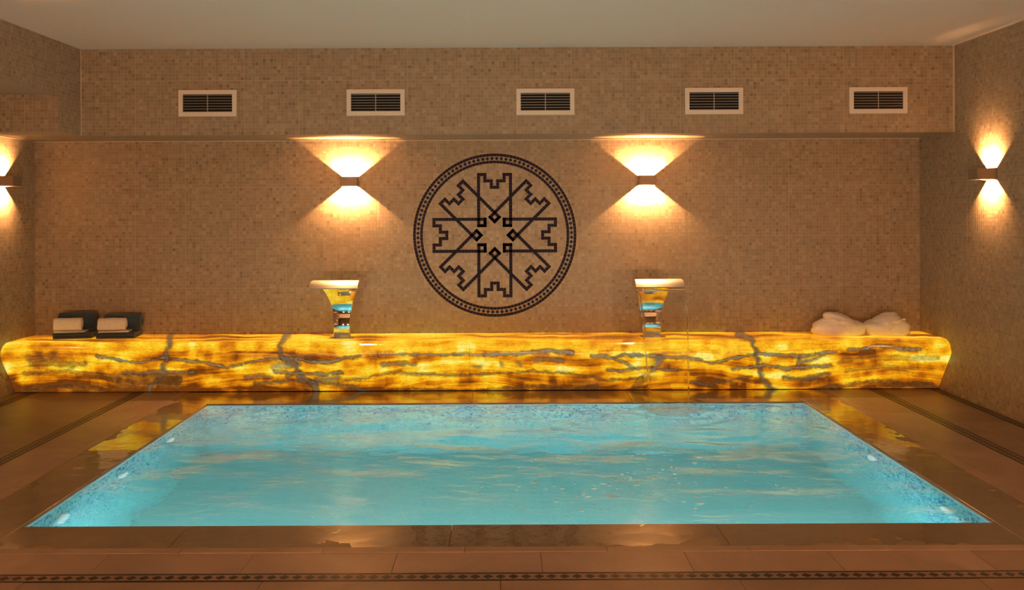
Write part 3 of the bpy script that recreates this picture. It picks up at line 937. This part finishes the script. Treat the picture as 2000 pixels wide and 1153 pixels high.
# ------------------------------------------------------------------ wall lamps throwing light up and down
def sconce(x, y, z, rz, label, tilt=math.radians(14), cone=132, blend=.75, up=1.0, down=1.0):
    """square box open above and below; its back (+y side) touches the wall"""
    t = empty('wall_lamp', (x, y, z), rz)
    hw, hh, wt = 0.066, 0.038, 0.006
    D = 2 * hw
    bm = bmesh.new()
    for a in ((-hw, -hw + wt, -D, 0), (hw - wt, hw, -D, 0), (-hw + wt, hw - wt, -D, -D + wt), (-hw + wt, hw - wt, -wt, -.0002)):
        box(bm, a[0], a[1], a[2], a[3], -hh, hh)
    bmesh.ops.remove_doubles(bm, verts=bm.verts[:], dist=1e-6)
    obj('housing', bm, M_LAMP, t)
    bm = bmesh.new()
    q = wt + .0006
    for a in ((-hw + wt, -hw + q + .001, -D + wt, -wt), (hw - q - .001, hw - wt, -D + wt, -wt),
              (-hw + q, hw - q, -D + wt, -D + q + .001), (-hw + q, hw - q, -q - .001, -wt)):
        box(bm, a[0], a[1], a[2], a[3], -hh + .003, hh - .003)
    obj('reflector', bm, M_REFL, t)
    boxobj('bracket', M_LAMP, t, -hw + q + .001, hw - q - .001, -hw - .004, -hw + .004, -.0015, .0015)
    # the beams lean towards the wall; the box itself cuts them to fans
    spot('lamp_beam', (0, -hw, -0.008), (PI - tilt, 0, 0), LAMP_W * up, math.radians(cone), blend, 0.004, parent=t)
    spot('lamp_beam', (0, -hw, 0.008), (tilt, 0, 0), LAMP_W * down, math.radians(cone), blend, 0.004, parent=t)
    if label: tag(t, label, 'wall lamp', 'up-and-down wall lamps')
    return t


YL = YB - .002
LZ = 1.631
sconce((679.5 - CX) * 7.72 / F, YL, LZ, 0, 'box wall lamp on the back wall left of the medallion')
sconce((1266.5 - CX) * 7.72 / F, YL, LZ, 0, 'box wall lamp on the back wall right of the medallion')
sconce(XL + .002, 7.32, LZ, PI / 2, 'box wall lamp on the left wall, farthest from the viewer', math.radians(44), 121, .85, 1.0, 1.0)
sconce(XR - .002, 6.70, LZ, -PI / 2, 'box wall lamp on the right wall, farthest from the viewer', math.radians(44), 121, .85, 1.0, 1.0)
for yy, nm in ((4.3, 'level with the near pool edge'), (1.9, 'beside the viewer')):  # unseen lamps added nearer the viewer to brighten the ceiling
    sconce(XR - .002, yy, LZ, -PI / 2, 'added unseen box wall lamp on the right wall ' + nm, 0, 165, .2, .1, .01)
    sconce(XL + .002, yy, LZ, PI / 2, 'added unseen box wall lamp on the left wall ' + nm, 0, 165, .2, .1, .01)

# ------------------------------------------------------------------ swan-neck spouts
def spout(x, label):
    t = empty('waterfall_spout', (x, 7.56, ZT))
    # centre line (y, z) and width; y relative to the base, z above the ledge
    cl = [(0.024, 0.009, .132), (0.008, .05, .128), (-.002, .10, .126), (0.004, .155, .132), (0.014, .205, .145), (0.006, .262, .168), (-.022, .318, .20), (-.065, .37, .24),
          (-.125, .418, .29), (-.20, .452, .335), (-.275, .464, .355), (-.34, .452, .362), (-.385, .418, .365)]
    cl = np.array(cl)
    tt = np.linspace(0, len(cl) - 1, 60)
    # smooth by Catmull-Rom
    def cr(v, t):
        i = np.clip(np.floor(t).astype(int), 0, len(v) - 2); f = t - i
        p0, p1, p2, p3 = v[np.maximum(i - 1, 0)], v[i], v[i + 1], v[np.minimum(i + 2, len(v) - 1)]
        return 0.5 * (2 * p1 + (p2 - p0) * f + (2 * p0 - 5 * p1 + 4 * p2 - p3) * f ** 2 + (3 * p1 - p0 - 3 * p2 + p3) * f ** 3)
    y, z, w = cr(cl[:, 0], tt), cr(cl[:, 1], tt), cr(cl[:, 2], tt)
    ty, tz = np.gradient(y), np.gradient(z); n = np.hypot(ty, tz)
    ny_, nz_ = -tz / n, ty / n                       # towards the viewer / below
    thk = np.interp(tt, [0, 4, 8, 12], [.030, .026, .020, .007])

    def loft(i0, i1, name, mat):
        bm = bmesh.new(); rings = []
        for i in range(i0, i1):
            hw = w[i] / 2; h = thk[i] / 2; r = min(h * .8, .006)
            sec = []
            for sx, sn in ((-1, -1), (1, -1), (1, 1), (-1, 1)):
                for k in range(3):
                    a = k / 2 * PI / 2
                    base = {(-1, -1): PI, (1, -1): 1.5 * PI, (1, 1): 0, (-1, 1): .5 * PI}[(sx, sn)]
                    sec.append((sx * (hw - r) + r * math.cos(base + a), sn * (h - r) + r * math.sin(base + a)))
            rings.append([bm.verts.new((a, y[i] + b_ * ny_[i], z[i] + b_ * nz_[i])) for a, b_ in sec])
        m = len(rings[0])
        for a, b_ in zip(rings[:-1], rings[1:]):
            for k in range(m): bm.faces.new([a[k], a[(k + 1) % m], b_[(k + 1) % m], b_[k]])
        bm.faces.new(rings[0]); bm.faces.new(rings[-1][::-1])
        o = obj(name, bm, mat, t); auto_smooth(o, 50)
        return o
    cut = 38
    loft(0, cut + 1, 'neck', M_CHROME)
    loft(cut, len(tt), 'lip', M_BRUSHED)
    boxobj('base_plate', M_CHROME, t, -.095, .095, -.055, .055, 0.0005, .008, bev=.002)
    for sx in (-1, 1):
        bm = bmesh.new(); disc(bm, .006, .008, .011, 12, 'z'); bmesh.ops.translate(bm, verts=bm.verts[:], vec=(sx * .08, -.035, 0))
        obj('bolt', bm, M_BRUSHED, t)
    tag(t, label, 'waterfall spout', 'swan-neck spouts on the ledge')
    return t


spout(-1.250, 'polished steel swan-neck waterfall spout, dry, left on the onyx ledge')
spout(1.165, 'polished steel swan-neck waterfall spout pouring water, right on the onyx ledge')

# the falling sheet of water
M_FALL, nt, b = nodes('falling water')
b.inputs['Base Color'].default_value = (1, 1, 1, 1)
b.inputs['Roughness'].default_value = 0.0
b.inputs['IOR'].default_value = 1.22
b.inputs['Transmission Weight'].default_value = 1.0
tc = N(nt, 'ShaderNodeTexCoord')
mp = N(nt, 'ShaderNodeMapping'); mp.inputs['Scale'].default_value = (70.0, 2.0, 2.2)
L(nt, tc.outputs['Object'], mp.inputs['Vector'])
nz = N(nt, 'ShaderNodeTexNoise', i_Scale=1.0, i_Detail=2.0); L(nt, mp.outputs[0], nz.inputs['Vector'])
bp = N(nt, 'ShaderNodeBump', i_Strength=0.8, i_Distance=0.006)
L(nt, nz.outputs['Fac'], bp.inputs['Height']); L(nt, bp.outputs[0], b.inputs['Normal'])
fall = empty('waterfall', (1.165, 7.19, WZ))
tag(fall, 'clear sheet of water falling from the right spout into the pool', 'waterfall')
SY0, SZ0, SY1 = 7.185, ZT + .402, FY
nU, nT = 40, 60
us = np.linspace(-1, 1, nU); ts = np.linspace(0, 1, nT)
Ug, Tg = np.meshgrid(us, ts, indexing='ij')
zz = SZ0 + (WZ - .004 - SZ0) * Tg
yy = SY0 + (SY1 - SY0) * np.sqrt(Tg)
hw = np.interp(Tg, [0, .25, .6, 1], [.176, .165, .148, .132])
xx = 1.165 + 0.012 * Tg + Ug * hw
wob = 0.004 * vnoise(Ug * 9 + 3, Tg * 3, 21) * Tg
fr = np.stack([xx, yy - .0022 + wob, zz], -1) - np.array(fall.location)
bk = np.stack([xx, yy + .0022 + wob * .6, zz], -1) - np.array(fall.location)
I = np.arange(nU * nT).reshape(nU, nT); J = I + nU * nT
q = lambda a: np.stack([a[:-1, :-1], a[:-1, 1:], a[1:, 1:], a[1:, :-1]], -1).reshape(-1, 4)
Qs = [q(I), q(J)[:, ::-1]]
for e_i, e_j in ((I[:, 0], J[:, 0]), (I[:, -1][::-1], J[:, -1][::-1]), (I[0, ::-1], J[0, ::-1]), (I[-1], J[-1])):
    Qs.append(np.stack([e_i[:-1], e_i[1:], e_j[1:], e_j[:-1]], -1))
link('water_sheet', np_mesh('water_sheet', np.concatenate([fr.reshape(-1, 3), bk.reshape(-1, 3)]), np.concatenate(Qs), smooth=True), M_FALL, fall)
for sx in (-1, 1):                                      # the thicker rope of water at each edge
    bm = bmesh.new(); rings = []
    for i in range(nT):
        col = xx[0 if sx < 0 else -1, i]; r = np.interp(ts[i], [0, .3, 1], [.003, .0045, .006]) * (1 + .15 * math.sin(i * .9))
        c = Vector((col - fall.location.x, yy[0, i] - fall.location.y, zz[0, i] - fall.location.z))
        rings.append([bm.verts.new(c + Vector((r * math.cos(a), r * math.sin(a), 0))) for a in np.linspace(0, 2 * PI, 10, endpoint=False)])
    for a, c in zip(rings[:-1], rings[1:]):
        for k in range(10): bm.faces.new([a[k], a[(k + 1) % 10], c[(k + 1) % 10], c[k]])
    bm.faces.new(rings[0]); bm.faces.new(rings[-1][::-1])
    obj('water_rope', bm, M_FALL, fall, smooth=True)

# foam where it lands, and flecks drifting off
def foam_mat(name, clear):
    """a froth of bubbles: white, and partly seen through"""
    m, nt, b = nodes(name)
    b.inputs['Base Color'].default_value = (0.72, 0.97, 1.0, 1); b.inputs['Roughness'].default_value = 0.18
    tr = N(nt, 'ShaderNodeBsdfTransparent'); mx = N(nt, 'ShaderNodeMixShader')
    tc = N(nt, 'ShaderNodeTexCoord'); nz = N(nt, 'ShaderNodeTexNoise', i_Scale=70.0, i_Detail=3.0)
    L(nt, tc.outputs['Object'], nz.inputs['Vector'])
    mr = N(nt, 'ShaderNodeMapRange'); L(nt, nz.outputs['Fac'], mr.inputs['Value'])
    mr.inputs['From Min'].default_value = 0.3; mr.inputs['From Max'].default_value = 0.7
    mr.inputs['To Min'].default_value = clear - .15; mr.inputs['To Max'].default_value = clear + .15
    bp = N(nt, 'ShaderNodeBump', i_Strength=0.4, i_Distance=0.002); L(nt, nz.outputs['Fac'], bp.inputs['Height'])
    L(nt, bp.outputs[0], b.inputs['Normal']); L(nt, mr.outputs[0], mx.inputs[0])
    L(nt, b.outputs[0], mx.inputs[1]); L(nt, tr.outputs[0], mx.inputs[2])
    L(nt, mx.outputs[0], nt.nodes['Material Output'].inputs['Surface'])
    return m


M_FOAM = foam_mat('white foam', 0.74)
M_FLECK = foam_mat('foam bubbles', 0.42)
nR, nA = 26, 72
rr = np.linspace(0, 1, nR); aa = np.linspace(0, 2 * PI, nA, endpoint=False)
Rg, Ag = np.meshgrid(rr, aa, indexing='ij')
lob = 1 + .16 * np.sin(3 * Ag + 1) + .1 * np.sin(5 * Ag + 2.2) + .06 * np.sin(9 * Ag)
fx = .225 * Rg * lob * np.cos(Ag); fy = .20 * Rg * lob * np.sin(Ag) - 0.05
fz = .036 * (1 - Rg ** 2.2) * (1 + .5 * vnoise(fx * 18 + 9, fy * 18 + 9, 31)) + .010 * (1 - Rg) * vnoise(fx * 50 + 30, fy * 50 + 30, 32)
top = np.stack([fx, fy, fz], -1)
I = np.arange(nR * nA).reshape(nR, nA); In = np.roll(I, -1, axis=1)
Q1 = np.stack([I[:-1], I[1:], In[1:], In[:-1]], -1).reshape(-1, 4)
bot = np.stack([fx, fy, -.006 * (1 - Rg ** 2)], -1)
Q1 = np.concatenate([Q1[:, ::-1], Q1 + nR * nA])
me = np_mesh('foam', np.concatenate([top.reshape(-1, 3), bot.reshape(-1, 3)]), Q1, smooth=True)
foam = link('foam', me, M_FOAM, None, loc=(FX + .01, FY, WZ + 0.001))
tag(foam, 'white mound of foam where the waterfall meets the pool', 'foam', kind='stuff')
bm = bmesh.new()
r2 = random.Random(5)
cnt = 0
while cnt < 190:
    px = r2.gauss(1235, 125); py = r2.gauss(935, 36)
    if not (930 < px < 1560 and 868 < py < 1012): continue
    yw = F * (H - WZ) / (py - CY); xw = (px - CX) * yw / F
    r = abs(r2.gauss(0, .0042)) + .0035
    k = bmesh.ops.create_uvsphere(bm, u_segments=7, v_segments=4, radius=r)
    bmesh.ops.scale(bm, vec=(r2.uniform(1, 2.2), r2.uniform(.8, 1.3), .35), verts=k['verts'])
    bmesh.ops.translate(bm, verts=k['verts'], vec=(xw, yw, WZ + .0005))
    cnt += 1
tag(obj('foam_flecks', bm, M_FLECK, None, smooth=True), 'scattered white flecks of foam drifting on the turquoise water', 'foam', kind='stuff')

# ------------------------------------------------------------------ towels
def sheet_extrude(path, thick, width, name, mat, loc, rz, soft=.002, seed=0, parent=None):
    """a folded or rolled cloth: a thick sheet that follows path in the y-z plane, width along x"""
    P = np.array(path, float)
    T = np.gradient(P, axis=0); T /= np.linalg.norm(T, axis=1)[:, None] + 1e-9
    Nn = np.stack([-T[:, 1], T[:, 0]], -1)
    a = P + Nn * thick / 2; c = P - Nn * thick / 2
    # round the two ends of the sheet
    e0 = P[0] - T[0] * thick * .45; e1 = P[-1] + T[-1] * thick * .45
    loop = np.concatenate([a, [e1], c[::-1], [e0]])
    nx_ = 14
    xs = np.linspace(-width / 2, width / 2, nx_)
    m = len(loop)
    V = np.zeros((nx_, m, 3))
    r = np.random.default_rng(seed)
    cent = loop.mean(0)
    for i, x in enumerate(xs):
        e = max(0, abs(x) / (width / 2) - .9) / .1
        sc = 1 - .035 * e ** 2
        V[i, :, 0] = x + .004 * vnoise(np.arange(m) / 9.0 + seed * 3, np.full(m, i * .3), seed + 50)
        V[i, :, 1] = cent[0] + (loop[:, 0] - cent[0]) * sc + soft * vnoise(np.arange(m) / 7.0, np.full(m, x * 14 + 20), seed + 51)
        V[i, :, 2] = np.maximum(cent[1] + (loop[:, 1] - cent[1]) * sc + soft * vnoise(np.arange(m) / 7.0 + 40, np.full(m, x * 14 + 20), seed + 52), 0.0008)
    I = np.arange(nx_ * m).reshape(nx_, m); In = np.roll(I, -1, axis=1)
    Q = [np.stack([I[:-1], In[:-1], In[1:], I[1:]], -1).reshape(-1, 4)]
    na = len(a)
    for i, flip in ((0, 1), (nx_ - 1, 0)):            # caps: quads between the two faces of the sheet
        lo = I[i, :na]; hi = I[i, na + 1:na + 1 + na][::-1]
        cq = np.stack([lo[:-1], lo[1:], hi[1:], hi[:-1]], -1)
        Q.append(cq[:, ::-1] if flip else cq)
    me = np_mesh(name, V.reshape(-1, 3), np.concatenate(Q), smooth=True)
    o = link(name, me, mat, parent, loc=loc); o.rotation_euler = (0, 0, rz)
    bm = bmesh.new(); bm.from_mesh(me); bmesh.ops.recalc_face_normals(bm, faces=bm.faces[:]); bm.to_mesh(me); bm.free()
    auto_smooth(o, 70)
    return o


def serpentine(depth, t, layers):
    """flat folded cloth: layers of thickness t, folded to and fro"""
    pts = []
    z = t / 2
    for k in range(layers):
        ys = np.linspace(-depth / 2, depth / 2, 9)
        if k % 2: ys = ys[::-1]
        pts += [(y_, z) for y_ in ys]
        if k < layers - 1:
            s = 1 if k % 2 == 0 else -1
            for a in np.linspace(-PI / 2, PI / 2, 7)[1:-1]:
                pts.append((s * (depth / 2 + math.cos(a) * t / 2), z + t / 2 + math.sin(a) * t / 2))
        z += t
    return pts


def spiral(R, pitch, ry=1.0, rz_=1.0, p=2.0):
    turns = R / pitch - .6
    th = np.linspace(turns * 2 * PI, 0, int(turns * 34))
    r = R - pitch / 2 - pitch * (turns * 2 * PI - th) / (2 * PI)
    r = np.maximum(r, pitch * .3)
    start = -PI / 2
    out = []
    for a, q_ in zip(th[::1], r):
        c, s = math.cos(a - turns * 2 * PI + start), math.sin(a - turns * 2 * PI + start)
        k = (abs(c) ** p + abs(s) ** p) ** (-1 / p)
        out.append((q_ * k * c * ry, R * rz_ + q_ * k * s * rz_))
    return out


BZ = ZT + .0012
for i, (bx, rz, nm) in enumerate(((-3.378, 0.15, 'in the left towel set'), (-3.035, 0.09, 'in the right towel set'))):
    bt = 0.0235
    ba = sheet_extrude(serpentine(.24, bt, 2), bt * .96, .285, 'folded_towel', M_TOWEL_NAVY, (bx, 7.700, BZ), rz, seed=10 + i)
    tag(ba, 'dark blue folded towel lying lowest ' + nm + ' on the ledge', 'towel', 'towels on the ledge')
    top = BZ + bt * 2 + .002
    R = (.078, .070)[i]
    ro = sheet_extrude(spiral(R, .021), .0205, .275, 'rolled_towel', M_TOWEL_NAVY, (bx + (-.005, .018)[i], 7.752, top), rz, seed=20 + i)
    tag(ro, 'dark blue rolled towel at the back ' + nm + ' by the wall', 'towel', 'towels on the ledge')
    wr = sheet_extrude(spiral(.054, .019, .95, 1.0, 3.6), .0188, .205, 'white_towel', M_TOWEL_WHITE, (bx - .022, 7.618, top + .0135), rz + .06, seed=30 + i)
    lo = sheet_extrude([(y_, .0065) for y_ in np.linspace(-.045, .075, 12)], .0125, .225, 'loose_end', M_TOWEL_WHITE, (.016, 0, -.0132), 0, seed=60 + i, parent=wr)
    tag(wr, 'small white rolled towel on the dark blue one ' + nm, 'towel', 'towels on the ledge')

# ------------------------------------------------------------------ folded robes
def lump(name, parent, mat, c, r, p=2.4, rot=0.0, noise=.012, seed=0, floor_z=0.0):
    nu, nv = 48, 28
    u = np.linspace(0, 2 * PI, nu, endpoint=False); v = np.linspace(-PI / 2 * .98, PI / 2 * .98, nv)
    Ug, Vg = np.meshgrid(u, v, indexing='ij')
    sp = lambda a, e: np.sign(a) * np.abs(a) ** e
    e = 2 / p
    x = sp(np.cos(Vg), e) * sp(np.cos(Ug), e); y_ = sp(np.cos(Vg), e) * sp(np.sin(Ug), e); z_ = sp(np.sin(Vg), e)
    d = 1 + noise / max(r) * (vnoise(x * 2 + 9 + seed, z_ * 2 + y_ * 2 + 9, seed) + .28 * vnoise(x * 5 + 20, z_ * 6 + y_ * 4 + 20, seed + 1))
    X = r[0] * x * d; Y = r[1] * y_ * d; Z = r[2] * z_ * d
    cr_, s_ = math.cos(rot), math.sin(rot)
    X, Z = X * cr_ - Z * s_, X * s_ + Z * cr_
    V = np.stack([X + c[0], Y + c[1], np.maximum(Z + c[2], floor_z)], -1)
    I = np.arange(nu * nv).reshape(nu, nv); In = np.roll(I, -1, axis=0)
    Q = np.stack([I[:, :-1], In[:, :-1], In[:, 1:], I[:, 1:]], -1).reshape(-1, 4)
    me = np_mesh(name, V.reshape(-1, 3), Q, smooth=True)
    bm = bmesh.new(); bm.from_mesh(me)
    for col in (I[:, 0], I[:, -1]):
        bm.verts.ensure_lookup_table(); bm.faces.new([bm.verts[int(k)] for k in col])
    bmesh.ops.recalc_face_normals(bm, faces=bm.faces[:]); bm.to_mesh(me); bm.free()
    return link(name, me, mat, parent, smooth=True)


def cord(parent, pts, r, name='belt', mat=None):
    bm = bmesh.new(); rings = []
    for i, p in enumerate(pts):
        rings.append([bm.verts.new(Vector(p) + Vector((0, r * .6 * math.cos(a), r * math.sin(a))) + Vector((r * .5 * math.sin(a), 0, 0))) for a in np.linspace(0, 2 * PI, 8, endpoint=False)])
    for a, c in zip(rings[:-1], rings[1:]):
        for k in range(8): bm.faces.new([a[k], a[(k + 1) % 8], c[(k + 1) % 8], c[k]])
    bm.faces.new(rings[0]); bm.faces.new(rings[-1][::-1])
    return obj(name, bm, mat or M_ROBE, parent, smooth=True)


def robe(px, flip, label):
    x = (px - CX) * 7.62 / F
    t = empty('folded_robe', (x, 7.66, BZ))
    f = -1 if flip else 1
    wx = .205 if not flip else .180
    lump('body', t, M_ROBE, (.01 * f, 0, .048), (wx, .13, .072), 2.7, 0, .012, 3 + flip * 7)
    lump('fold', t, M_ROBE, (-.045 * f, .006, .078), (wx * .70, .115, .066), 2.3, .30 * f, .010, 12 + flip * 5)
    lump('collar', t, M_ROBE, (.035 * f, -.012, .094), (wx * .76, .105, .058), 2.2, -.42 * f, .010, 23 + flip * 3)
    lump('sleeve', t, M_ROBE, (-.02 * f, .008, .125), (wx * .40, .08, .048), 2.3, .10 * f, .008, 41 + flip)
    cord(t, [(-.10 * f + .2 * f * k / 14, -.112 - .012 * math.sin(k * .5), .128 - .05 * (k / 14) ** 1.5 + .006 * math.sin(k * 1.1)) for k in range(15)], .0075)
    cord(t, [(.02 * f + .012 * f * math.sin(k * .7), -.128 - .008 * math.sin(k * .3) , .115 - .075 * k / 12) for k in range(13)], .006)
    tag(t, label, 'bathrobe', 'bathrobes on the ledge')
    return t


robe(1638, 0, 'white folded bathrobe on the ledge, the one farther from the right wall')
robe(1735, 1, 'white folded bathrobe on the ledge, the one nearer the right wall')
